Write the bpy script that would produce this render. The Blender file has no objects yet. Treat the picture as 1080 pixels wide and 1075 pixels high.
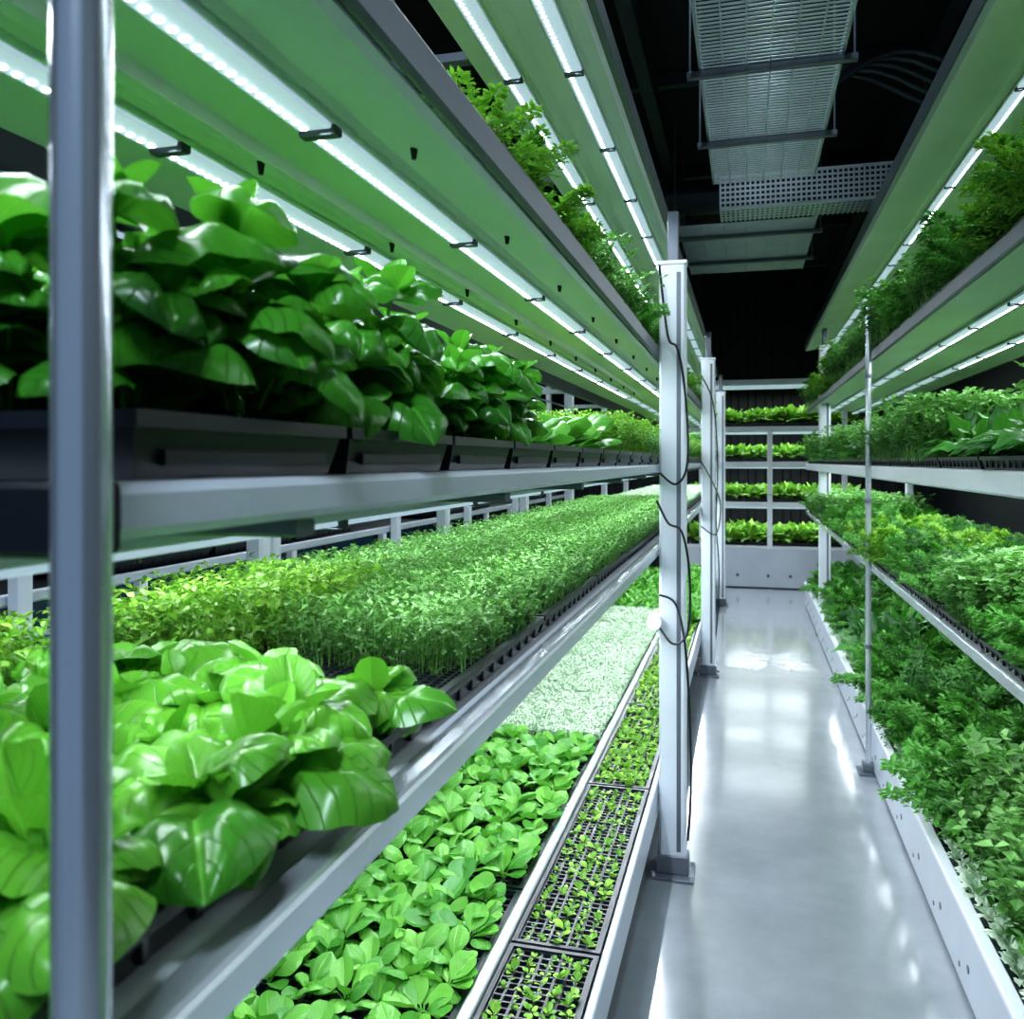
import bpy, math, random
import numpy as np
from mathutils import Vector, Matrix
random.seed(7); rng=np.random.default_rng(7)
S=bpy.context.scene; COL=S.collection
R=math.radians
PW=.34   # global lamp power scale

# ------------------------------------------------------------ materials
def nm(name):
    m=bpy.data.materials.new(name); m.use_nodes=True
    nt=m.node_tree; b=nt.nodes['Principled BSDF']; return m,nt,b
def simple(name,col,rough=.5,metal=0.,var=.12,scale=8.,bump=0.,spec=.5):
    m,nt,b=nm(name); n=nt.nodes; l=nt.links
    tc=n.new('ShaderNodeTexCoord'); no=n.new('ShaderNodeTexNoise'); no.inputs['Scale'].default_value=scale; no.inputs['Detail'].default_value=5
    l.new(tc.outputs['Object'],no.inputs['Vector'])
    cr=n.new('ShaderNodeValToRGB'); cr.color_ramp.elements[0].position=.3; cr.color_ramp.elements[1].position=.7
    cr.color_ramp.elements[0].color=(*[c*(1-var) for c in col],1); cr.color_ramp.elements[1].color=(*[min(1,c*(1+var)) for c in col],1)
    l.new(no.outputs['Fac'],cr.inputs['Fac']); l.new(cr.outputs['Color'],b.inputs['Base Color'])
    b.inputs['Roughness'].default_value=rough; b.inputs['Metallic'].default_value=metal
    b.inputs['Specular IOR Level'].default_value=spec
    if bump>0:
        bp=n.new('ShaderNodeBump'); bp.inputs['Strength'].default_value=bump; bp.inputs['Distance'].default_value=.01
        l.new(no.outputs['Fac'],bp.inputs['Height']); l.new(bp.outputs['Normal'],b.inputs['Normal'])
    return m
def emis(name,col,st):
    m,nt,b=nm(name); b.inputs['Base Color'].default_value=(*[c*.6 for c in col],1)
    b.inputs['Emission Color'].default_value=(*col,1); b.inputs['Emission Strength'].default_value=st
    m.cycles.emission_sampling='NONE'; return m
def leafmat(name,dark,light,rough=.38,trans=.3,veins=14.,veinamt=.35,bump=.35):
    m,nt,b=nm(name); n=nt.nodes; l=nt.links
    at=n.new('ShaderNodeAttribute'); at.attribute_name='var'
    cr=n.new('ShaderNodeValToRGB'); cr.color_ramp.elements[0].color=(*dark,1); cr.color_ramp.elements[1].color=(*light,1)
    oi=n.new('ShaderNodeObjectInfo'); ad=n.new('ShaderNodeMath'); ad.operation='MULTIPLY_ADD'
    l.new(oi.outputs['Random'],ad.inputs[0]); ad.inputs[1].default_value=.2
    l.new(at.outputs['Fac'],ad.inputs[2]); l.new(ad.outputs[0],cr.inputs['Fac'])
    uv=n.new('ShaderNodeUVMap'); uv.uv_map='UVMap'; sx=n.new('ShaderNodeSeparateXYZ'); l.new(uv.outputs['UV'],sx.inputs[0])
    s=n.new('ShaderNodeMath'); s.operation='SUBTRACT'; l.new(sx.outputs['X'],s.inputs[0]); s.inputs[1].default_value=.5
    a=n.new('ShaderNodeMath'); a.operation='ABSOLUTE'; l.new(s.outputs[0],a.inputs[0])
    mid=n.new('ShaderNodeMapRange'); mid.inputs['From Min'].default_value=.012; mid.inputs['From Max'].default_value=.05
    mid.inputs['To Min'].default_value=1; mid.inputs['To Max'].default_value=0; l.new(a.outputs[0],mid.inputs['Value'])
    k=n.new('ShaderNodeMath'); k.operation='MULTIPLY_ADD'; l.new(a.outputs[0],k.inputs[0]); k.inputs[1].default_value=-.7; l.new(sx.outputs['Y'],k.inputs[2])
    k2=n.new('ShaderNodeMath'); k2.operation='MULTIPLY'; l.new(k.outputs[0],k2.inputs[0]); k2.inputs[1].default_value=veins*3.1416
    sn=n.new('ShaderNodeMath'); sn.operation='SINE'; l.new(k2.outputs[0],sn.inputs[0])
    ab=n.new('ShaderNodeMath'); ab.operation='ABSOLUTE'; l.new(sn.outputs[0],ab.inputs[0])
    sv=n.new('ShaderNodeMapRange'); sv.inputs['From Min'].default_value=.0; sv.inputs['From Max'].default_value=.22
    sv.inputs['To Min'].default_value=.7; sv.inputs['To Max'].default_value=0; l.new(ab.outputs[0],sv.inputs['Value'])
    mx=n.new('ShaderNodeMath'); mx.operation='MAXIMUM'; l.new(mid.outputs[0],mx.inputs[0]); l.new(sv.outputs[0],mx.inputs[1])
    mu=n.new('ShaderNodeMath'); mu.operation='MULTIPLY'; l.new(mx.outputs[0],mu.inputs[0]); mu.inputs[1].default_value=veinamt
    mixc=n.new('ShaderNodeMix'); mixc.data_type='RGBA'; l.new(mu.outputs[0],mixc.inputs['Factor']); l.new(cr.outputs['Color'],mixc.inputs['A'])
    mixc.inputs['B'].default_value=(*[min(1,c*1.5+.02) for c in light],1)
    l.new(mixc.outputs['Result'],b.inputs['Base Color']); b.inputs['Roughness'].default_value=rough
    if bump:
        bp=n.new('ShaderNodeBump'); bp.inputs['Strength'].default_value=bump; bp.inputs['Distance'].default_value=.003; bp.invert=True
        l.new(mx.outputs[0],bp.inputs['Height']); l.new(bp.outputs['Normal'],b.inputs['Normal'])
    tr=n.new('ShaderNodeBsdfTranslucent'); 
    tm=n.new('ShaderNodeMix'); tm.data_type='RGBA'; tm.inputs['Factor'].default_value=.4; l.new(mixc.outputs['Result'],tm.inputs['A']); tm.inputs['B'].default_value=(.17,.56,.05,1)
    l.new(tm.outputs['Result'],tr.inputs['Color'])
    ms=n.new('ShaderNodeMixShader'); ms.inputs[0].default_value=trans
    l.new(b.outputs[0],ms.inputs[1]); l.new(tr.outputs[0],ms.inputs[2]); l.new(ms.outputs[0],n['Material Output'].inputs['Surface'])
    return m

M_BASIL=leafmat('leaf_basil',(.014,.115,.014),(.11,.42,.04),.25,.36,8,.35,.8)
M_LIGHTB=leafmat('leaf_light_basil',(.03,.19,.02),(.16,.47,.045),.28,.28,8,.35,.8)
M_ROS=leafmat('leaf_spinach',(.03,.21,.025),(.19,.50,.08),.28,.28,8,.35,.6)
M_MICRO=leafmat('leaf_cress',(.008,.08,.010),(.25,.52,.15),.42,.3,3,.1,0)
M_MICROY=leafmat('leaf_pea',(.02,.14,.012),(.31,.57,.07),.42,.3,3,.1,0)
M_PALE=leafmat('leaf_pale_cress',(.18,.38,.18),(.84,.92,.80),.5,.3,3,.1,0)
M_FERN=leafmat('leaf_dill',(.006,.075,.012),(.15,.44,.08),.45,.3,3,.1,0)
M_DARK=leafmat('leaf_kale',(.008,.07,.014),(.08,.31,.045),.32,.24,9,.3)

M_RAIL=simple('painted_steel_rail',(.54,.59,.66),.28,.3,.05,4)
M_POLE=simple('steel_pole_metal',(.60,.66,.72),.2,.8,.05,4)
M_CHROME=simple('brushed_steel_tube',(.70,.75,.81),.22,.7,.05,4)
M_POST=simple('painted_post',(.62,.67,.73),.4,.15,.05,5)
M_DARKM=simple('dark_steel',(.02,.025,.032),.4,.4,.1,6)
M_GREYM=simple('grey_steel',(.14,.16,.19),.4,.4,.1,6)
M_BLACK=simple('black_plastic',(.007,.010,.015),.33,0,.2,12)
M_SOIL=simple('growing_medium',(.010,.009,.008),.95,0,.6,140,1.)
M_PANEL=simple('reflector_panel',(.68,.71,.76),.42,0,.06,3)
M_WHITE=simple('white_sheet',(.70,.74,.79),.35,0,.05,3)
M_GRATE=simple('galvanised_wire',(.50,.56,.60),.4,.4,.08,6)
M_LED=emis('led_diode',(.9,.97,1.),14)
M_DIFF=emis('led_diffuser',(.66,.82,1.),.48)
M_CLIP=simple('clip_plastic',(.05,.065,.08),.4)

# ------------------------------------------------------------ mesh builder
class MB:
    def __init__(s): s.v=[];s.f=[];s.m=[];s.s=[];s.mats=[]
    def mi(s,m):
        if m not in s.mats: s.mats.append(m)
        return s.mats.index(m)
    def add(s,vs,fs,m,smooth=False):
        o=len(s.v); s.v+= [tuple(v) for v in vs]; k=s.mi(m)
        for f in fs: s.f.append(tuple(o+i for i in f)); s.m.append(k); s.s.append(smooth)
    def box(s,x0,x1,y0,y1,z0,z1,m,c=None):
        lo=[min(x0,x1),min(y0,y1),min(z0,z1)]; hi=[max(x0,x1),max(y0,y1),max(z0,z1)]
        d=[hi[i]-lo[i] for i in range(3)]; ax=d.index(max(d)); a,b=[i for i in range(3) if i!=ax]
        if c is None: c=min(.003,min(d[a],d[b])*.2)
        pr=[(lo[a]+c,lo[b]),(hi[a]-c,lo[b]),(hi[a],lo[b]+c),(hi[a],hi[b]-c),(hi[a]-c,hi[b]),(lo[a]+c,hi[b]),(lo[a],hi[b]-c),(lo[a],lo[b]+c)]
        vs=[]
        for e in (lo[ax],hi[ax]):
            for p in pr:
                q=[0,0,0]; q[ax]=e; q[a]=p[0]; q[b]=p[1]; vs.append(q)
        fs=[(i,(i+1)%8,8+(i+1)%8,8+i) for i in range(8)]+[tuple(range(7,-1,-1)),tuple(range(8,16))]
        s.add(vs,fs,m)
    def prof(s,pts,y0,y1,m,smooth=False):
        n=len(pts); vs=[(p[0],y,p[1]) for y in (y0,y1) for p in pts]
        fs=[(i,(i+1)%n,n+(i+1)%n,n+i) for i in range(n)]
        fs+=[tuple(range(n-1,-1,-1)),tuple(range(n,2*n))]
        s.add(vs,fs,m,smooth)
    def cyl(s,p0,p1,r,m,n=12,r2=None,cap=True):
        p0=Vector(p0);p1=Vector(p1); d=(p1-p0).normalized(); a=d.orthogonal().normalized(); b=d.cross(a)
        r2=r if r2 is None else r2; vs=[]
        for p,rr in((p0,r),(p1,r2)):
            for i in range(n):
                t=2*math.pi*i/n; vs.append(p+a*math.cos(t)*rr+b*math.sin(t)*rr)
        s.add(vs,[(i,(i+1)%n,n+(i+1)%n,n+i) for i in range(n)],m,True)
        if cap: s.add(vs,[tuple(range(n-1,-1,-1)),tuple(range(n,2*n))],m)
    def path(s,pts,r,m,n=8):
        for a,b in zip(pts[:-1],pts[1:]): s.cyl(a,b,r,m,n)
    def mesh(s,name):
        me=bpy.data.meshes.new(name); me.from_pydata(s.v,[],s.f)
        for m in s.mats: me.materials.append(m)
        me.polygons.foreach_set('material_index',s.m); me.polygons.foreach_set('use_smooth',s.s); me.update()
        return me
    def obj(s,name,parent=None):
        o=bpy.data.objects.new(name,s.mesh(name)); COL.objects.link(o)
        if parent: o.parent=parent
        return o
def empty(name,loc=(0,0,0)):
    e=bpy.data.objects.new(name,None); e.location=loc; e.empty_display_size=.05; COL.objects.link(e); return e
def inst(me,name,parent,loc,rz=0,sc=(1,1,1),rx=0,ry=0):
    o=bpy.data.objects.new(name,me); o.location=loc; o.rotation_euler=(rx,ry,rz); o.scale=sc if hasattr(sc,'__len__') else (sc,)*3
    o.parent=parent; COL.objects.link(o); return o

# ------------------------------------------------------------ foliage
def leaf(L,W,nu,nv,prof,b0,b1,cup=.25,crease=.12,ruf=0.,seed=0,twist=0):
    r=np.random.default_rng(seed); ph=r.uniform(0,6.28,3)
    ts=np.linspace(0,1,nv); us=np.linspace(-1,1,nu)
    th=R(b0)+(R(b1)-R(b0))*ts; ds=L/(nv-1)
    y=np.concatenate([[0],np.cumsum(np.cos(th[:-1])*ds)]); z=np.concatenate([[0],np.cumsum(np.sin(th[:-1])*ds)])
    vs=[];uv=[]
    for j,t in enumerate(ts):
        w=max(prof(t),.015)*W*.5
        for u in us:
            h=-cup*w*u*u - (crease*w*math.exp(-(u/.25)**2)) + cup*w*.4
            h+=ruf*W*math.sin(t*16+ph[0]+(3 if u>0 else 0))*abs(u)*min(1,prof(t))
            h+=ruf*.6*W*math.sin(abs(u)*5+t*22)*(prof(t))
            x=u*w
            vs.append((x, y[j]-math.sin(th[j])*h, z[j]+math.cos(th[j])*h)); uv.append((u*.5+.5,t))
    fs=[(j*nu+i,j*nu+i+1,(j+1)*nu+i+1,(j+1)*nu+i) for j in range(nv-1) for i in range(nu-1)]
    return np.array(vs),np.array(fs),np.array(uv)
def ovate(t):
    if t<.08: return .06
    q=(t-.08)/.92; return .06+ (math.sin(math.pi*q**.76))**.6*.94 if q<1 else 0
def spat(t):
    if t<.30: return .07
    q=(t-.30)/.70; return .07+.93*max(0,math.sin(math.pi*min(1,q)**1.08))**.52
def lobed(t):
    if t<.25: return .06
    q=(t-.25)/.75; return (.4+.6*math.sin(math.pi*q**.8))*(.72+.28*abs(math.sin(q*15)))*(1-q**6)
def Mx(loc,rz,sc=1.,rx=0,ry=0):
    return np.array(Matrix.Translation(loc)@Matrix.Rotation(rz,4,'Z')@Matrix.Rotation(rx,4,'X')@Matrix.Rotation(ry,4,'Y')@Matrix.Scale(sc,4))
class Foliage:
    def __init__(s): s.V=[];s.F=[];s.U=[];s.A=[];s.n=0
    def add(s,tpl,M,var):
        v,f,u=tpl; w=v@M[:3,:3].T+M[:3,3]
        s.V.append(w); s.F.append(f+s.n); s.U.append(u); s.A.append(np.full(len(v),var)); s.n+=len(v)
    def stem(s,pts,r,var):
        pts=np.array(pts); n=len(pts); vs=[]
        for i,p in enumerate(pts):
            rr=r*(1-.4*i/(n-1))
            for k in range(3):
                a=k*2.094; vs.append(p+np.array([math.cos(a)*rr,math.sin(a)*rr,0]))
        f=[(i*3+k,i*3+(k+1)%3,(i+1)*3+(k+1)%3,(i+1)*3+k) for i in range(n-1) for k in range(3)]
        s.add((np.array(vs),np.array(f),np.tile([.3,.05],(len(vs),1))),np.eye(4),var)
    def mesh(s,name,mat,smooth=True):
        V=np.concatenate(s.V);F=np.concatenate(s.F);U=np.concatenate(s.U);A=np.concatenate(s.A)
        me=bpy.data.meshes.new(name); me.vertices.add(len(V)); me.vertices.foreach_set('co',V.ravel().astype(np.float32))
        me.loops.add(F.size); me.loops.foreach_set('vertex_index',F.ravel().astype(np.int32))
        me.polygons.add(len(F)); me.polygons.foreach_set('loop_start',np.arange(0,F.size,4,dtype=np.int32))
        me.update(calc_edges=True)
        me.polygons.foreach_set('use_smooth',np.full(len(F),smooth))
        uvl=me.uv_layers.new(name='UVMap'); uvl.data.foreach_set('uv',U[F.ravel()].ravel().astype(np.float32))
        at=me.attributes.new('var','FLOAT','POINT'); at.data.foreach_set('value',A.astype(np.float32))
        me.materials.append(mat); me.validate(); return me
U=lambda a,b: random.uniform(a,b)

B_L=[leaf(1,.84,11,15,ovate,b0,b1,.6,.32,.026,i) for i,(b0,b1) in enumerate([(50,-50),(60,-25),(35,-75),(50,-85),(25,-50)])]
B_T=[leaf(1,.66,9,11,ovate,b0,b1,-.35,.25,.02,i) for i,(b0,b1) in enumerate([(75,20),(60,0),(85,45)])]
def basil(name,mat,H=.15,nodes=5,big=.10,lv=(.0,.75),side=3):
    f=Foliage()
    def shoot(base,h,nn,sz,lean,la):
        pts=[]
        for i in range(nn+1):
            t=i/nn; pts.append(np.array([base[0]+lean*math.cos(la)*t*h,base[1]+lean*math.sin(la)*t*h,base[2]+h*t]))
        f.stem(pts,.0024,.8)
        a=U(0,6)
        for i in range(1,nn+1):
            t=i/nn; s=sz*(1.0 if t<.85 else .78)*U(.75,1.15)
            for k in (0,1):
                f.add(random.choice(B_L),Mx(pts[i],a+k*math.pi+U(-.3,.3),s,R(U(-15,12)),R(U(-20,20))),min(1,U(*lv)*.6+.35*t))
            a+=math.pi/2+U(-.2,.2)
        for k in range(3): f.add(random.choice(B_T),Mx(pts[-1],a+k*2.1,sz*U(.4,.6),0,0),min(1,.55+U(0,.4)))
    shoot((0,0,0),H,nodes,big,U(0,.15),U(0,6))
    for k in range(side):
        a=U(0,6); shoot((math.cos(a)*.012,math.sin(a)*.012,H*.15),H*U(.5,.75),3,big*.8,.45,a)
    return f.mesh(name,mat)
BAS=[basil('basil_plant',M_BASIL,.122,4,.093) for i in range(6)]
BASL=[basil('young_basil_plant',M_LIGHTB,.045,2,.118,(.0,.9),1) for i in range(5)]

R_L=[leaf(1,.62,7,13,spat,b0,b1,c,.25,.02,i) for i,(b0,b1,c) in enumerate([(65,0,.5),(50,-25,.5),(75,20,-.35),(45,-10,-.3)])]
def rosette(name,mat,n=7,sz=.09,lv=(.1,.9)):
    f=Foliage(); a=U(0,6)
    for i in range(n):
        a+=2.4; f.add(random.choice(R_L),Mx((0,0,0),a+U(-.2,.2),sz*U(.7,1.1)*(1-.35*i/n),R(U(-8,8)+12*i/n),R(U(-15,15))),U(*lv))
    return f.mesh(name,mat)
ROS=[rosette('spinach_rosette',M_ROS,8,.118) for i in range(6)]
TINY=[rosette('lettuce_seedling',M_MICROY,5,.030) for i in range(4)]

D_L=[(np.array([[0,0,0],[w,.5,.08],[0,1,-.1],[-w,.5,.08]]),np.array([[0,1,2,3]]),np.array([[.5,0],[.9,.5],[.5,1],[.1,.5]])) for w in (.3,.4,.22)]
def micro(name,mat,size=.15,n=260,h=(.04,.08),lf=(.008,.014),nl=6,lean=.35,low=0.):
    f=Foliage()
    for i in range(n):
        x,y=U(-size/2,size/2),U(-size/2,size/2); H=U(*h); a=U(0,6.28); q=U(0,lean)*H
        p=[np.array([x,y,0]),np.array([x+q*.3*math.cos(a),y+q*.3*math.sin(a),H*.55]),np.array([x+q*math.cos(a),y+q*math.sin(a),H])]
        f.stem(p,.0007,U(.5,1))
        for k in range(nl):
            t=U(.35,1) if k>2 else 1; b=p[2]*t+p[0]*(1-t) 
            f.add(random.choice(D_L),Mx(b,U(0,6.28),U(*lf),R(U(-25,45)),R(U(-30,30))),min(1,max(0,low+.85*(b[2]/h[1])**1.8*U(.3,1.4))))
    return f.mesh(name,mat,False)
MIC=[micro('cress_patch',M_MICRO,.15,230,(.03,.085),(.007,.014),7,.5) for i in range(4)]
MICY=[micro('pea_shoot_patch',M_MICROY,.15,150,(.04,.11),(.012,.020),7,.6) for i in range(3)]
PALE=[micro('pale_cress_patch',M_PALE,.15,300,(.025,.05),(.009,.016),6,.3) for i in range(3)]
TUFT=[micro('watercress_tuft',M_MICRO,.12,75,(.07,.16),(.014,.026),13,.6) for i in range(4)]
def frond():
    f=Foliage(); pts=[]
    for i in range(9):
        t=i/8; pts.append(np.array([0,t*.55+.15*t*t,.9*t-.25*t**3]))
    f.stem(pts,.012,.7)
    for i in range(2,9):
        for sg in (-1,1):
            L=.34*(1.15-i/9)
            for k in range(5):
                q=(k+1)/5; b=pts[i]+np.array([sg*L*q,L*q*.5,-.05*q])
                for w in (0,1): f.add(D_L[2],Mx(b,sg*(-.9)+(w-.5)*1.6,.13*(1.2-q*.5),R(U(-20,40))),.4+.5*i/9)
            f.stem([pts[i],pts[i]+np.array([sg*L,L*.5,-.05])],.006,.6)
    return np.concatenate(f.V),np.concatenate(f.F),np.concatenate(f.U)
FR=[frond() for i in range(2)]
def ferny(name,mat,n=12,sz=.16):
    f=Foliage()
    for i in range(n):
        f.add(random.choice(FR),Mx((U(-.012,.012),U(-.012,.012),0),U(0,6.28),sz*U(.6,1.1),R(U(-25,28)),R(U(-15,15))),U(.0,.95))
    return f.mesh(name,mat,False)
FERN=[ferny('dill_plant',M_FERN) for i in range(4)]
FERNY=[ferny('fennel_plant',M_MICROY,13,.15) for i in range(3)]
K_L=[leaf(1,.42,7,17,lobed,b0,b1,.2,.2,.10,i) for i,(b0,b1) in enumerate([(80,10),(65,-30),(85,40),(55,-45)])]
def kale(name,mat,n=9,sz=.24):
    f=Foliage(); a=0
    for i in range(n):
        a+=2.4; f.add(random.choice(K_L),Mx((0,0,0),a,sz*U(.6,1.05),R(U(-5,15)),R(U(-20,20))),U(0,1))
    return f.mesh(name,mat)
KALE=[kale('kale_plant',M_DARK,14,.15) for i in range(4)]
KALEL=[kale('mustard_plant',M_MICROY,13,.12) for i in range(3)]
FRIS=[kale('lettuce_plant',M_ROS,14,.10) for i in range(3)]
FRISP=[kale('frisee_plant',M_PALE,16,.07) for i in range(3)]

KIND={'basil':(BAS,.080,(.85,1.15),.02),'young_basil':(BASL,.088,(.75,1.12),.02),'spinach':(ROS,.090,(.75,1.15),.012),
 'seedling':(TINY,.032,(.4,1.15),.004),'cress':(MIC,.145,(.9,1.1),.0),'pea_shoot':(MICY,.145,(.9,1.1),.0),'pale_cress':(PALE,.145,(.9,1.1),0),
 'watercress':(TUFT,.090,(.7,1.3),.02),'dill':(FERN,.085,(.6,1.15),.02),'fennel':(FERNY,.08,(.7,1.15),.02),'kale':(KALE,.10,(.8,1.25),.03),
 'mustard':(KALEL,.085,(.8,1.2),.02),'lettuce':(FRIS,.085,(.8,1.15),.02),'cilantro':(TUFT,.075,(.6,.95),.02),'frisee':(FRISP,.045,(.7,1.3),.012)}
_tr={}
def traymesh(W,L,H,cells):
    k=(round(W,3),round(L,3),round(H,3),cells)
    if k in _tr: return _tr[k]
    b=MB(); w,l=W/2,L/2; t=.006; d=.012
    o=[(-w+d,-l+d),(w-d,-l+d),(w-d,l-d),(-w+d,l-d)]; r=[(-w,-l),(w,-l),(w,l),(-w,l)]
    def ring(p,z): return [(x,y,z) for x,y in p]
    inn=[(-w+t+.006,-l+t+.006),(w-t-.006,-l+t+.006),(w-t-.006,l-t-.006),(-w+t+.006,l-t-.006)]
    vs=ring(o,0)+ring([(x*.985,y*.97) for x,y in r],H-.010)+ring(r,H-.010)+ring(r,H)+ring(inn,H)+ring(inn,H-.016)
    fs=[(3,2,1,0)]
    for q in range(5):
        for i in range(4): fs.append((q*4+i,q*4+(i+1)%4,q*4+4+(i+1)%4,q*4+4+i))
    b.add(vs,fs,M_BLACK)
    ny=max(2,int(L/.05))
    if L>.3:
        for i in range(1,ny):
            y=-l+L*i/ny
            for sg in(-1,1): b.box(sg*(w-.004),sg*(w-.010),y-.004,y+.004,.006,H-.010,M_BLACK)
    else:
        for sg in(-1,1): b.box(sg*(w-.004),sg*(w-.009),-l+.03,l-.03,.008,H*.45,M_BLACK)
    if cells:
        iw,il=W-.026,L-.026; nx,nyy=int(iw/cells),int(il/cells); sx,sy=iw/nx,il/nyy
        for i in range(nx):
            for j in range(nyy):
                x0=-iw/2+i*sx;y0=-il/2+j*sy; e=.13; z=H-.006; zz=H-.020
                a=[(x0,y0),(x0+sx,y0),(x0+sx,y0+sy),(x0,y0+sy)]
                c=[(x0+sx*(e if q in(0,3) else 1-e),y0+sy*(e if q<2 else 1-e)) for q in range(4)]
                g=[(x0+sx*(e+.08 if q in(0,3) else .92-e),y0+sy*(e+.08 if q<2 else .92-e)) for q in range(4)]
                vs=[(x,y,z) for x,y in a]+[(x,y,z) for x,y in c]+[(x,y,zz) for x,y in g]
                b.add(vs,[(q,(q+1)%4,4+(q+1)%4,4+q) for q in range(4)]+[(4+q,4+(q+1)%4,8+(q+1)%4,8+q) for q in range(4)],M_BLACK)
                b.add(vs[8:],[(0,1,2,3)],M_SOIL)
    else:
        n=10; vs=[]
        for j in range(n+1):
            for i in range(n+1):
                vs.append((-w+.012+(W-.024)*i/n,-l+.012+(L-.024)*j/n,H-.012+U(0,.005)))
        b.add(vs,[(j*(n+1)+i,j*(n+1)+i+1,(j+1)*(n+1)+i+1,(j+1)*(n+1)+i) for j in range(n) for i in range(n)],M_SOIL,True)
    _tr[k]=b.mesh('growing_tray'); return _tr[k]
def tray(kind,x0,x1,y0,y1,z,H=.04,cells=0,region=None,skip=0.,sc=1.,extra=None):
    e=empty((kind or 'empty')+'_tray',((x0+x1)/2,(y0+y1)/2,z))
    W,L=x1-x0,y1-y0
    inst(traymesh(W,L,H,cells),'tray',e,(0,0,0))
    for kk,(a0,a1,b0,b1) in ([(kind,region or (x0,x1,y0,y1))] if kind else [])+(extra or []):
        ms,sp,sr,jit=KIND[kk]
        w,l=(a1-a0)-.02,(b1-b0)-.02
        pat=kk in('cress','pea_shoot','pale_cress')
        if pat: nx,ny=max(1,round(w/sp)),max(1,round(l/sp))
        else:
            w-=sp*.25; l-=sp*.25
            nx,ny=max(1,int(w/sp)),max(1,int(l/sp))
        for i in range(nx):
            for j in range(ny):
                if random.random()<skip: continue
                x=-w/2+w*(i+.5)/nx+U(-jit,jit)+(a0+a1)/2-(x0+x1)/2; y=-l/2+l*(j+.5)/ny+U(-jit,jit)+(b0+b1)/2-(y0+y1)/2
                s=U(*sr)*(1.0 if kk=='frisee' else sc)
                if pat: inst(random.choice(ms),'plants',e,(x,y,H-.012),random.randint(0,3)*math.pi/2,(w/nx/.15*1.05,l/ny/.15*1.05,s))
                else: inst(random.choice(ms),'plant',e,(x,y,H-.012),U(0,6.28),s)
    return e

# ------------------------------------------------------------ light fixtures
LEDC=(.86,.93,1.0)
def led(x,y0,y1,z,power=7.,side=1,dots=True,seg=.5,bar=.020):
    b=MB(); n=max(1,round((y1-y0)/seg)); s=(y1-y0)/n
    b.box(x-bar-.003,x+bar+.003,y0,y1,z-.008,z,M_WHITE)
    for i in range(n):
        a,c=y0+i*s+.012,y0+(i+1)*s-.012
        b.box(x-bar,x+bar,a,c,z-.014,z-.008,M_DIFF)
        b.box(x-bar-.002,x+bar+.002,y0+i*s-.008,y0+i*s+.010,z-.018,z-.006,M_CLIP)
        if dots and a<4.5:
            k=int((c-a)/.017)
            for q in range(k):
                yy=a+(q+.5)*(c-a)/k; xx=x-side*bar*.45
                vs=[(xx+.0042*math.cos(t*math.pi/4),yy+.0042*math.sin(t*math.pi/4),z-.0155) for t in range(8)]
                vs2=[(v[0],v[1],z-.014) for v in vs]
                b.add(vs+vs2,[tuple(range(7,-1,-1))]+[(t,(t+1)%8,8+(t+1)%8,8+t) for t in range(8)],M_LED)
    o=b.obj('led_grow_light')
    m=max(1,round((y1-y0)/3.)); t=(y1-y0)/m
    for i in range(m):
        l=bpy.data.lights.new('tube','AREA'); l.shape='RECTANGLE'; l.size=.011; l.size_y=t-.04; l.energy=power*t*PW; l.color=LEDC
        lo=bpy.data.objects.new('tube',l); lo.location=(x+side*bar*.5,y0+(i+.5)*t,z-.0165); COL.objects.link(lo); lo.parent=o
    return o

# ------------------------------------------------------------ racks
def base(b,x,y,sx=.05,sy=.035):
    b.box(x-sx-.03,x+sx+.03,y-sy-.045,y+sy+.045,.0,.010,M_GREYM)
    b.box(x-sx-.008,x+sx+.008,y-sy-.008,y+sy+.008,.010,.075,M_GREYM)
    for a in(-1,1):
        for c in(-1,1): b.cyl((x+a*(sx+.018),y+c*(sy+.03),.010),(x+a*(sx+.018),y+c*(sy+.03),.022),.008,M_CHROME,6)
def post(b,x,y,z1,sx=.048,sy=.03,top=None):
    c=.008
    b.box(x-sx,x+sx,y-sy,y+sy,.01,z1,M_POST,c)
    if sx>.04:
        b.box(x+sx*.30,x+sx*.62,y-sy-.0012,y-sy+.001,.09,z1-.04,M_GREYM,.0003)
        b.box(x-sx-.003,x+sx+.003,y-sy-.003,y+sy+.003,z1-.012,z1+.004,M_RAIL)
    if top: b.box(x-.02,x+.02,y-.015,y+.02,z1,top,M_GREYM)
    base(b,x,y,sx,sy)
def rail(b,x,y0,y1,z0,z1,m=M_RAIL,w=.034,inn=1):
    xs=[x,x+inn*w]; c=.006
    lo,hi=min(xs),max(xs)
    b.prof([(lo+c,z0),(hi-c,z0),(hi,z0+c),(hi,z1-c),(hi-c*.4,z1-c*.4),(hi-c,z1),(lo+c,z1),(lo+c*.4,z1-c*.4),(lo,z1-c),(lo,z0+c)],y0,y1,m)
def canopy(b,pts,y0,y1,m,t=.004):
    up=[(x,z+t) for x,z in reversed(pts)]
    b.prof(list(pts)+up,y0,y1,m)

YE=9.4
XL,XB,XC=-.31,-.96,-1.20
b=MB()
for y in(3.16,6.15,9.15): post(b,-.257,y,2.225,top=2.41)
for y in(2.0,3.43,4.8,6.15,7.7,9.15): post(b,-1.245,y,2.41,.025,.025)
for y in(2.0,3.43,4.8,6.15,7.7,9.15):
    for z in(1.155,1.46,1.89,2.41): b.box(-1.23,XB,y-.012,y+.012,z,z+.025,M_POST)
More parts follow.
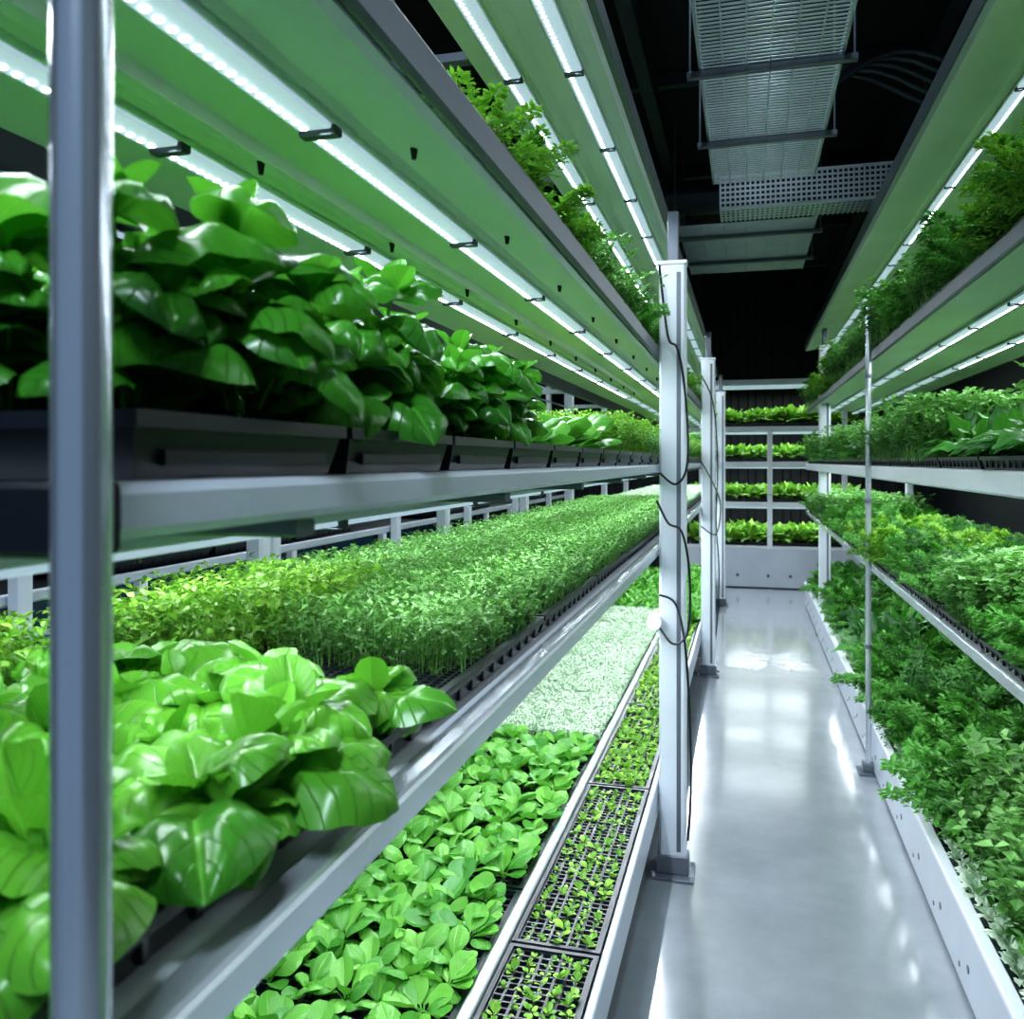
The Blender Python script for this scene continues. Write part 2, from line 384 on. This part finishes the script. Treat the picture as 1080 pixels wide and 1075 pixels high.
# level A
rail(b,XL,.37,YE,1.4585,1.489,M_RAIL,.034,-1); rail(b,XB,.37,YE,1.4585,1.489,M_RAIL,.034,1)
b.box(XB,XL-.0005,.335,.37,1.453,1.490,M_BLACK,.003)
b.box(XB+.03,XL-.03,.37,YE,1.474,1.480,M_WHITE)
# level B
rail(b,XL,.37,YE,1.150,1.187,M_CHROME,.034,-1); rail(b,XB,.37,YE,1.150,1.187,M_CHROME,.034,1)
b.box(XB,XL,.335,.37,1.150,1.187,M_BLACK,.003); b.box(XB+.03,XL-.03,.37,YE,1.172,1.179,M_WHITE)
# level C
rail(b,XL,.6,YE,.21,.335,M_RAIL,.02,-1); rail(b,XC-.02,.6,YE,.21,.335,M_RAIL,.02,1)
rail(b,-.555,.6,YE,.29,.345,M_CHROME,.03,-1)
b.box(XC,XL-.02,.6,YE,.27,.28,M_DARKM)
# level D
rail(b,XL,.30,YE,1.876,1.925,M_GREYM,.015,-1); rail(b,XB,.30,YE,1.876,1.925,M_GREYM,.02,1)
b.box(XB,XL,.30,.33,1.885,1.925,M_GREYM)
Z=1.876
canopy(b,[(-.325,Z),(-.335,Z-.006),(-.425,Z+.012),(-.432,Z+.004),(-.486,Z+.004),(-.493,Z+.012),(-.555,Z+.002),(-.558,Z-.014),(-.564,Z-.014),(-.567,Z+.002),(-.620,Z+.012),(-.628,Z+.004),(-.684,Z+.004),(-.692,Z+.012),(-.80,Z-.004),(-.805,Z+.004)],.33,YE,M_PANEL)
b.box(XB,-.806,.33,YE,Z+.006,Z+.012,M_DARKM)
# level E
Z=2.41
canopy(b,[(-.305,Z),(-.312,Z-.012),(-.350,Z+.006),(-.356,Z+.002),(-.412,Z+.002),(-.418,Z+.008),(-.455,Z-.006),(-.460,Z-.006),(-.495,Z+.008),(-.502,Z+.002),(-.558,Z+.002),(-.566,Z+.008),(-.60,Z-.008)],.9,YE,M_PANEL)
b.box(-.32,-.29,.9,YE,Z+.004,Z+.06,M_GREYM); b.box(XB-.02,XB+.02,.9,YE,Z+.01,Z+.06,M_GREYM)
for y in np.arange(1.0,YE,.9): b.box(XB,-.3,y,y+.03,Z+.03,Z+.055,M_GREYM)
for z in(1.44,1.135,1.90,):
    for y in np.arange(.6,YE,.6): b.box(XB+.03,XL-.03,y,y+.03,z,z+.014,M_GREYM)
for y in np.arange(.55,5,.42):
    for x in(-.39,-.60): b.cyl((x,y,1.888),(x,y,1.868),.006,M_BLACK,8,.003)
for z in(.75,1.34,1.62,2.15): b.cyl((-1.28,.5,z),(-1.28,YE,z),.008,M_RAIL,8)
b.cyl((-.318,3.07,.925),(-.318,3.12,.925),.026,M_WHITE,20); b.cyl((-.318,3.12,.925),(-.318,3.16,.925),.014,M_WHITE,16)
rackL=b.obj('grow_rack')
b=MB(); b.cyl((-.302,.334,.012),(-.302,.334,3.6),.0135,M_POLE,32); b.cyl((-.302,.334,0),(-.302,.334,.012),.045,M_GREYM,24)
b.obj('steel_pole')
led(-.459,.36,YE,1.880,8); led(-.655,.36,YE,1.880,8)
led(-.384,.95,YE,2.412,8); led(-.53,.95,YE,2.412,8)
for x in(-.47,-.80): led(x,.40,YE,1.440,8,dots=False)
for x in(-.46,-.80): led(x,.40,YE,1.135,17,dots=False)

# ---- crops left rack
y=.40
for i in range(33):
    if y+.262>YE: break
    k='basil' if i<4 else random.choice(['cress','spinach','cress','watercress','pea_shoot'])
    if i in(4,5,6): k='spinach'
    if i in(7,8,9): k='pea_shoot'
    tray(k,XB+.02,XL-.015,y,y+.258,1.4895,.040,sc=1.06 if k=='basil' else 1.15); y+=.268
tray('young_basil',XB+.03,XL-.04,.39,.93,1.1875,.034,cells=.022,region=(-.84,-.335,.38,.88),extra=[('pea_shoot',(-.93,-.80,.45,.92))])
y=.94; i=0
while y+.56<YE:
    k='cress' if y<5.2 else 'pale_cress'
    reg=(-.64,-.355,1.06,1.5) if i==0 else (XB+.03,-.355,y,y+.56)
    tray(k,XB+.03,XL-.04,y,y+.555,1.1875,.034,cells=.014 if i==0 else 0,region=reg,extra=[('pea_shoot',(XB+.03,-.64,.95,1.5))] if i==0 else None); y+=.565; i+=1
y=1.0
while y+.56<YE:
    k='spinach' if y<3.3 else ('pale_cress' if y<6.2 else 'lettuce')
    tray(k,XC+.005,-.59,y,y+.62,.281,.05,cells=.03 if k=='spinach' else 0,sc=1.05); y+=.63
y=.95
while y+.5<YE:
    k='seedling' if y<6.2 else 'lettuce'
    tray(k,-.553,-.335,y,y+1.05,.281,.05,cells=.022 if k=='seedling' else 0,skip=.08 if k=='seedling' else 0,sc=1.05 if y<3 else 1.4); y+=1.06
y=1.15
while y+.4<YE:
    k='fennel' if y<1.8 else random.choice(['dill','watercress','cilantro','fennel'])
    tray(k,XB+.02,XL-.02,y,y+.40,1.92,.030,sc=.86); y+=.42
b=MB()
for k in range(3): b.path([(-.36-.05*k,.35+.04*i,1.945+.004*math.sin(i*.7+k)) for i in range(19)],.006,M_BLACK,8)
b.obj('irrigation_hose')

# ---- right rack
XR,XR2=.60,1.28
b=MB()
post(b,.66,7.9,2.51,top=2.67)
for y in(1.4,4.42,7.9): post(b,1.34,y,2.67,.03,.03)
def shelf(z0,z1,m,w=.03,y0=1.0):
    rail(b,XR,y0,YE,z0,z1,m,w,1); rail(b,XR2,y0,YE,z0,z1,m,w,-1); b.box(XR+w,XR2-w,y0,YE,z0+.012,z0+.018,M_WHITE)
shelf(1.415,1.478,M_WHITE); shelf(.950,.990,M_CHROME)
rail(b,XR-.01,1.0,YE,.012,.24,M_RAIL,.02,1); b.box(XR,XR2,1.0,YE,.19,.20,M_DARKM); b.box(XR-.016,XR+.02,1.0,YE,.225,.245,M_WHITE)
for y in np.arange(1.2,YE,.35):
    b.cyl((XR-.012,y,.10),(XR-.008,y,.10),.012,M_GREYM,8); b.cyl((XR-.012,y+.1,.06),(XR-.008,y+.1,.06),.008,M_GREYM,8)
rail(b,XR,1.0,YE,2.0,2.05,M_GREYM,.012,1); rail(b,XR2,1.0,YE,2.0,2.05,M_GREYM,.012,-1)
Z=2.0
canopy(b,[(.612,Z),(.78,Z+.016),(.84,Z+.006),(.90,Z+.02),(1.03,Z+.016),(1.10,Z+.006),(1.26,Z)],1.0,YE,M_PANEL)
Z=2.67
canopy(b,[(.59,Z),(.60,Z-.02),(.78,Z+.012),(.88,Z+.004),(1.26,Z)],1.0,YE,M_PANEL)
b.box(.585,.60,1.0,YE,Z-.0,Z+.07,M_GREYM)
rackR=b.obj('grow_rack')
b=MB()
y,z=4.42,2.25
b.cyl((.568,y,.02),(.568,y,z),.0135,M_CHROME,16); b.box(.52,.62,y-.06,y+.06,0,.01,M_GREYM); b.box(.54,.596,y-.028,y+.028,.01,.05,M_GREYM)
for z in(.6,1.3,1.9): b.cyl((.568,y,z),(.568,y,z+.02),.018,M_GREYM,12)
b.obj('steel_pole')
led(.81,1.0,YE,2.004,8,-1);led(1.07,1.0,YE,2.004,8,-1)
led(.83,1.0,YE,2.672,9,-1);led(1.1,1.0,YE,2.668,6,-1,dots=False)
for x in(.76,1.08): led(x,1.0,YE,1.424,9,dots=False)
for x in(.76,1.08): led(x,1.0,YE,.957,4.5,dots=False)
y=1.02
while y+.5<YE:
    tray(random.choice(['watercress','watercress','kale']),XR+.005,XR2-.01,y,y+.50,1.479,.035,sc=1.2)
    tray(random.choice(['watercress','fennel','dill']),XR+.005,XR2-.01,y,y+.50,.991,.035,sc=1.15)
    tray(random.choice(['kale','dill','dill','watercress']),XR+.022,XR2-.01,y,y+.50,.201,.04,region=(XR+.12,XR2-.01,y,y+.5),sc=1.85,extra=[('frisee',(.600,.71,y,y+.5))] )
    tray(random.choice(['watercress','fennel','dill','cilantro']),XR+.014,XR2-.014,y,y+.50,2.03,.035,sc=1.42)
    y+=.515

# ---- second left rack (across the next aisle)
b=MB(); xa,xb=-1.95,-2.55
for y in(.6,1.9,3.2,4.5,5.8,7.1,8.4,9.3):
    post(b,xa+.03,y,2.9,.025,.025); post(b,xb-.03,y,2.9,.025,.025)
for z in(.30,.74,1.10,1.42,1.86,2.3,2.75):
    rail(b,xa,.3,YE,z,z+.035,M_RAIL,.02,-1); rail(b,xb,.3,YE,z,z+.035,M_RAIL,.02,1)
for z in(.30,.74,1.10,1.86,2.3): b.box(xb+.02,xa-.02,.3,YE,z+.01,z+.016,M_DARKM)
for z in(1.02,1.25,1.31,1.72,2.1): b.cyl((xa+.05,.3,z),(xa+.05,YE,z),.008,M_RAIL,8)
b.obj('grow_rack')
for z in(1.095,1.858,2.298): 
    for x in(-2.1,-2.4): led(x,.4,YE,z,4,dots=False)
y=.4
while y+.6<YE:
    for z in(.775,1.136,1.896,): 
        if random.random()<.6: tray(random.choice(['lettuce','watercress']),xb+.03,xa-.03,y,y+.6,z,.035,sc=.8)
    y+=.62

# ---- end rack across the aisle
b=MB(); y0,y1=10.6,11.15
for x,zt in((-.52,2.6),(.27,1.92),(1.1,2.6)): b.box(x-.03,x+.03,y0-.055,y0-.03,.01,zt,M_WHITE)
rail2=lambda z0,z1,m: (b.box(-.7,1.3,y0-.03,y0,z0,z1,m), b.box(-.7,1.3,y1,y1+.03,z0,z1,m), b.box(-.7,1.3,y0,y1,z0+.01,z0+.02,M_WHITE))
b.box(-.7,1.3,y0-.075,y0-.058,.012,.47,M_RAIL)
for x in(-.1,.25,.5): b.cyl((x,y0-.08,.15),(x,y0-.075,.15),.02,M_GREYM,10)
for z in(.44,.96,1.44,1.86,2.42): rail2(z,z+.06,M_WHITE)
b.obj('grow_rack')
def ledx(x0,x1,y,z,p):
    b=MB(); b.box(x0,x1,y-.03,y+.03,z-.02,z-.004,M_DIFF); b.box(x0,x1,y-.035,y+.035,z-.004,z,M_WHITE); o=b.obj('led_grow_light')
    l=bpy.data.lights.new('tube','AREA'); l.shape='RECTANGLE'; l.size=x1-x0-.1; l.size_y=.02; l.energy=p*PW; l.color=LEDC
    lo=bpy.data.objects.new('tube',l); lo.location=((x0+x1)/2,y,z-.024); COL.objects.link(lo); lo.parent=o
for z in(.958,1.438,1.858,2.418): ledx(-.65,1.25,10.68,z,22); ledx(-.65,1.25,11.0,z,14)
for z,h in((.505,2.2),(1.025,1.8),(1.505,1.7),(1.925,2.0)):
    x=-.66
    while x+.6<1.3:
        tray('mustard',x,x+.62,y0+.005,y1-.01,z,.035,sc=h); x+=.64

# ------------------------------------------------------------ post cables
b=MB()
for (y,pts) in [(3.08,[(-.30,2.2),(-.27,1.95),(-.235,1.9),(-.21,1.75),(-.2,1.5),(-.24,1.42),(-.30,1.46)]),(3.09,[(-.31,1.36),(-.27,1.28),(-.22,1.25),(-.195,1.1),(-.20,.9),(-.25,.85),(-.30,.9)]),
    (3.10,[(-.30,1.02),(-.24,.98),(-.205,.8),(-.19,.4),(-.20,.15)]),(6.05,[(-.3,2.1),(-.22,1.9),(-.19,1.5),(-.2,1.1),(-.18,.7),(-.2,.3)]),(6.04,[(-.3,1.5),(-.22,1.35),(-.17,1.2),(-.2,1.0),(-.3,1.05)])]:
    n=len(pts); P=[]
    for i in range(n-1):
        p0,p1,p2,p3=pts[max(0,i-1)],pts[i],pts[i+1],pts[min(n-1,i+2)]
        for k in range(6):
            t=k/6; P.append(tuple([(.5*(2*p1[a]+(p2[a]-p0[a])*t+(2*p0[a]-5*p1[a]+4*p2[a]-p3[a])*t*t+(3*p1[a]-p0[a]-3*p2[a]+p3[a])*t**3)) for a in(0,1)]))
    P.append(pts[-1]); b.path([(p[0],y+.012*math.sin(i*.4),p[1]) for i,p in enumerate(P)],.0045,M_BLACK,6)
b.obj('power_cable')

# ------------------------------------------------------------ room
def room(name,x0,x1,y0,y1,z0,z1,m):
    b=MB(); b.box(x0,x1,y0,y1,z0,z1,m,0); return b.obj(name)
m,nt,bs=nm('epoxy_floor'); n=nt.nodes;l=nt.links
tc=n.new('ShaderNodeTexCoord'); no=n.new('ShaderNodeTexNoise'); no.inputs['Scale'].default_value=2.5; no.inputs['Detail'].default_value=9; no.inputs['Roughness'].default_value=.65
l.new(tc.outputs['Object'],no.inputs['Vector']); cr=n.new('ShaderNodeValToRGB')
cr.color_ramp.elements[0].color=(.21,.235,.26,1); cr.color_ramp.elements[1].color=(.29,.315,.345,1); cr.color_ramp.elements[0].position=.3;cr.color_ramp.elements[1].position=.7
l.new(no.outputs['Fac'],cr.inputs['Fac']); l.new(cr.outputs['Color'],bs.inputs['Base Color'])
mr=n.new('ShaderNodeMapRange'); mr.inputs['To Min'].default_value=.18; mr.inputs['To Max'].default_value=.26; l.new(no.outputs['Fac'],mr.inputs['Value']); l.new(mr.outputs[0],bs.inputs['Roughness'])
bs.inputs['Specular IOR Level'].default_value=1.0
bs.inputs['Coat Weight'].default_value=.7; bs.inputs['Coat Roughness'].default_value=.11
M_FLOOR=m
M_CEIL=simple('dark_ceiling',(.003,.004,.006),.8); M_WALL=simple('dark_wall',(.006,.009,.014),.5,0,.15,2); M_WALLL=simple('blue_wall',(.018,.045,.07),.25,0,.2,1.5)
room('floor',-3.7,2.3,-2.2,11.8,-.1,0,M_FLOOR)
room('ceiling',-3.7,2.3,-2.2,11.8,3.8,3.9,M_CEIL)
b=MB(); b.box(-3.7,2.3,11.7,11.8,0,3.8,M_WALL,0)
for x in np.arange(-3.5,2.1,.22): b.box(x,x+.10,11.67,11.7,0,3.8,M_WALL,.01)
b.obj('wall_back')
b=MB(); b.box(-3.7,-3.6,-2.2,11.7,0,3.8,M_WALLL,0)
for y in np.arange(-2,11.7,1.1): b.box(-3.6,-3.57,y,y+.05,0,3.8,M_DARKM)
b.obj('wall_left')
room('wall_right',2.2,2.3,-2.2,11.7,0,3.8,M_WALL)

def grate(name,x0,x1,y0,y1,z,pitch=.028,side=.05):
    b=MB()
    for x in(x0,x1): b.box(x-.006,x+.006,y0,y1,z,z+side,M_GRATE)
    k=int((y1-y0)/pitch)
    for i in range(k+1): b.box(x0,x1,y0+i*pitch-.002,y0+i*pitch+.010,z+.002,z+.006,M_GRATE)
    for i in range(1,6): x=x0+(x1-x0)*i/6; b.box(x-.003,x+.003,y0,y1,z-.004,z+.002,M_GRATE)
    for y in np.arange(y0+.25,y1,.75):
        b.box(x0-.05,x1+.05,y-.015,y+.015,z-.03,z-.004,M_GREYM)
        for x in(x0-.04,x1+.04): b.cyl((x,y,z-.03),(x,y,3.8),.005,M_GREYM,8)
    return b.obj(name)
grate('cable_tray',-.17,.345,1.6,4.75,3.0)
grate('cable_tray',-.42,.42,5.55,7.0,3.0)
b=MB(); X0,X1,yy,z0,z1=-.14,1.05,4.95,2.93,3.10
nx=44; nz=6
dx=(X1-X0)/nx; dz=(z1-z0)/nz
for i in range(nx+1): b.box(X0+i*dx-.005,X0+i*dx+.005,yy,yy+.003,z0,z1,M_GRATE,.0005)
for j in range(nz+1): b.box(X0,X1,yy,yy+.003,z0+j*dz-.006,z0+j*dz+.006,M_GRATE,.0005)
for i in range(nx+1): b.box(X0+i*dx-.006,X0+i*dx+.006,yy,yy+.3,z0,z0+.003,M_GRATE,.0005)
for j in range(6): b.box(X0,X1,yy+.05*j,yy+.05*j+.02,z0-.001,z0+.003,M_GRATE,.0005)
b.box(X0,X1,yy-.004,yy+.012,z1,z1+.012,M_GRATE); b.box(X0,X1,yy-.004,yy+.012,z0-.012,z0,M_GRATE)
for x in(X0+.1,X1-.1): b.cyl((x,yy+.15,z0),(x,yy+.15,3.8),.006,M_GREYM,8)
b.obj('perforated_cable_tray')
M_DUCT=simple('duct_paint',(.035,.052,.062),.35,.3)
b=MB(); b.cyl((-3.5,6.6,3.5),(2.1,6.6,3.5),.13,M_DUCT,28)
for x in np.arange(-3,2.1,.8): b.cyl((x,6.6,3.5),(x+.03,6.6,3.5),.14,M_DUCT,28)
b.obj('ventilation_duct')
b=MB()
for k in range(5): b.path([(.45+.09*i,4.6+.05*k,3.42+.12*math.sin(i*.5+k*.35)) for i in range(14)],.014,M_DUCT,8)
b.obj('flexible_hose')
b=MB()
for x in(-.55,.95): b.box(x-.04,x+.04,-1,11.6,3.62,3.72,M_DUCT)
for y in np.arange(0,11.6,1.7): b.box(-3.5,2.1,y,y+.06,3.72,3.8,M_DUCT)
b.obj('ceiling_beam')
def fill_light(x,y,L,p,z=3.6):  # overhead fill lamps added to brighten front faces and cable trays, not known fixtures
    b=MB(); b.box(x-.05,x+.05,y-L/2,y+L/2,z,z+.05,M_WHITE); o=b.obj('overhead_fill_light')
    l=bpy.data.lights.new('tube','AREA'); l.shape='RECTANGLE'; l.size=.08; l.size_y=L-.05; l.energy=p; l.color=(.72,.87,1)
    lo=bpy.data.objects.new('tube',l); lo.location=(x,y,z-.003); COL.objects.link(lo); lo.parent=o
fill_light(.2,-1.1,1.5,100); fill_light(-1.45,.3,1.5,10); fill_light(.1,3.3,1.4,8,3.68)

w=bpy.data.worlds.new('W'); S.world=w; w.use_nodes=True
w.node_tree.nodes['Background'].inputs[0].default_value=(.36,.55,.85,1); w.node_tree.nodes['Background'].inputs[1].default_value=.28
cd=bpy.data.cameras.new('cam'); cam=bpy.data.objects.new('camera',cd); COL.objects.link(cam); S.camera=cam
cd.sensor_width=36; cd.sensor_fit='HORIZONTAL'; cd.lens=30.0
cam.location=(0,0,1.5); th=math.atan(247/900); cam.rotation_euler=(math.pi/2,0,th)
cd.shift_y=-50.5/1080; cd.clip_start=.02
cd.dof.use_dof=True; cd.dof.focus_distance=1.9; cd.dof.aperture_fstop=8
S.view_settings.view_transform='Standard'
for lk in('Medium High Contrast','Standard - Medium High Contrast','None'):
    try: S.view_settings.look=lk; break
    except Exception as e: print(e)
print('look',S.view_settings.look,'objs',len(bpy.data.objects))
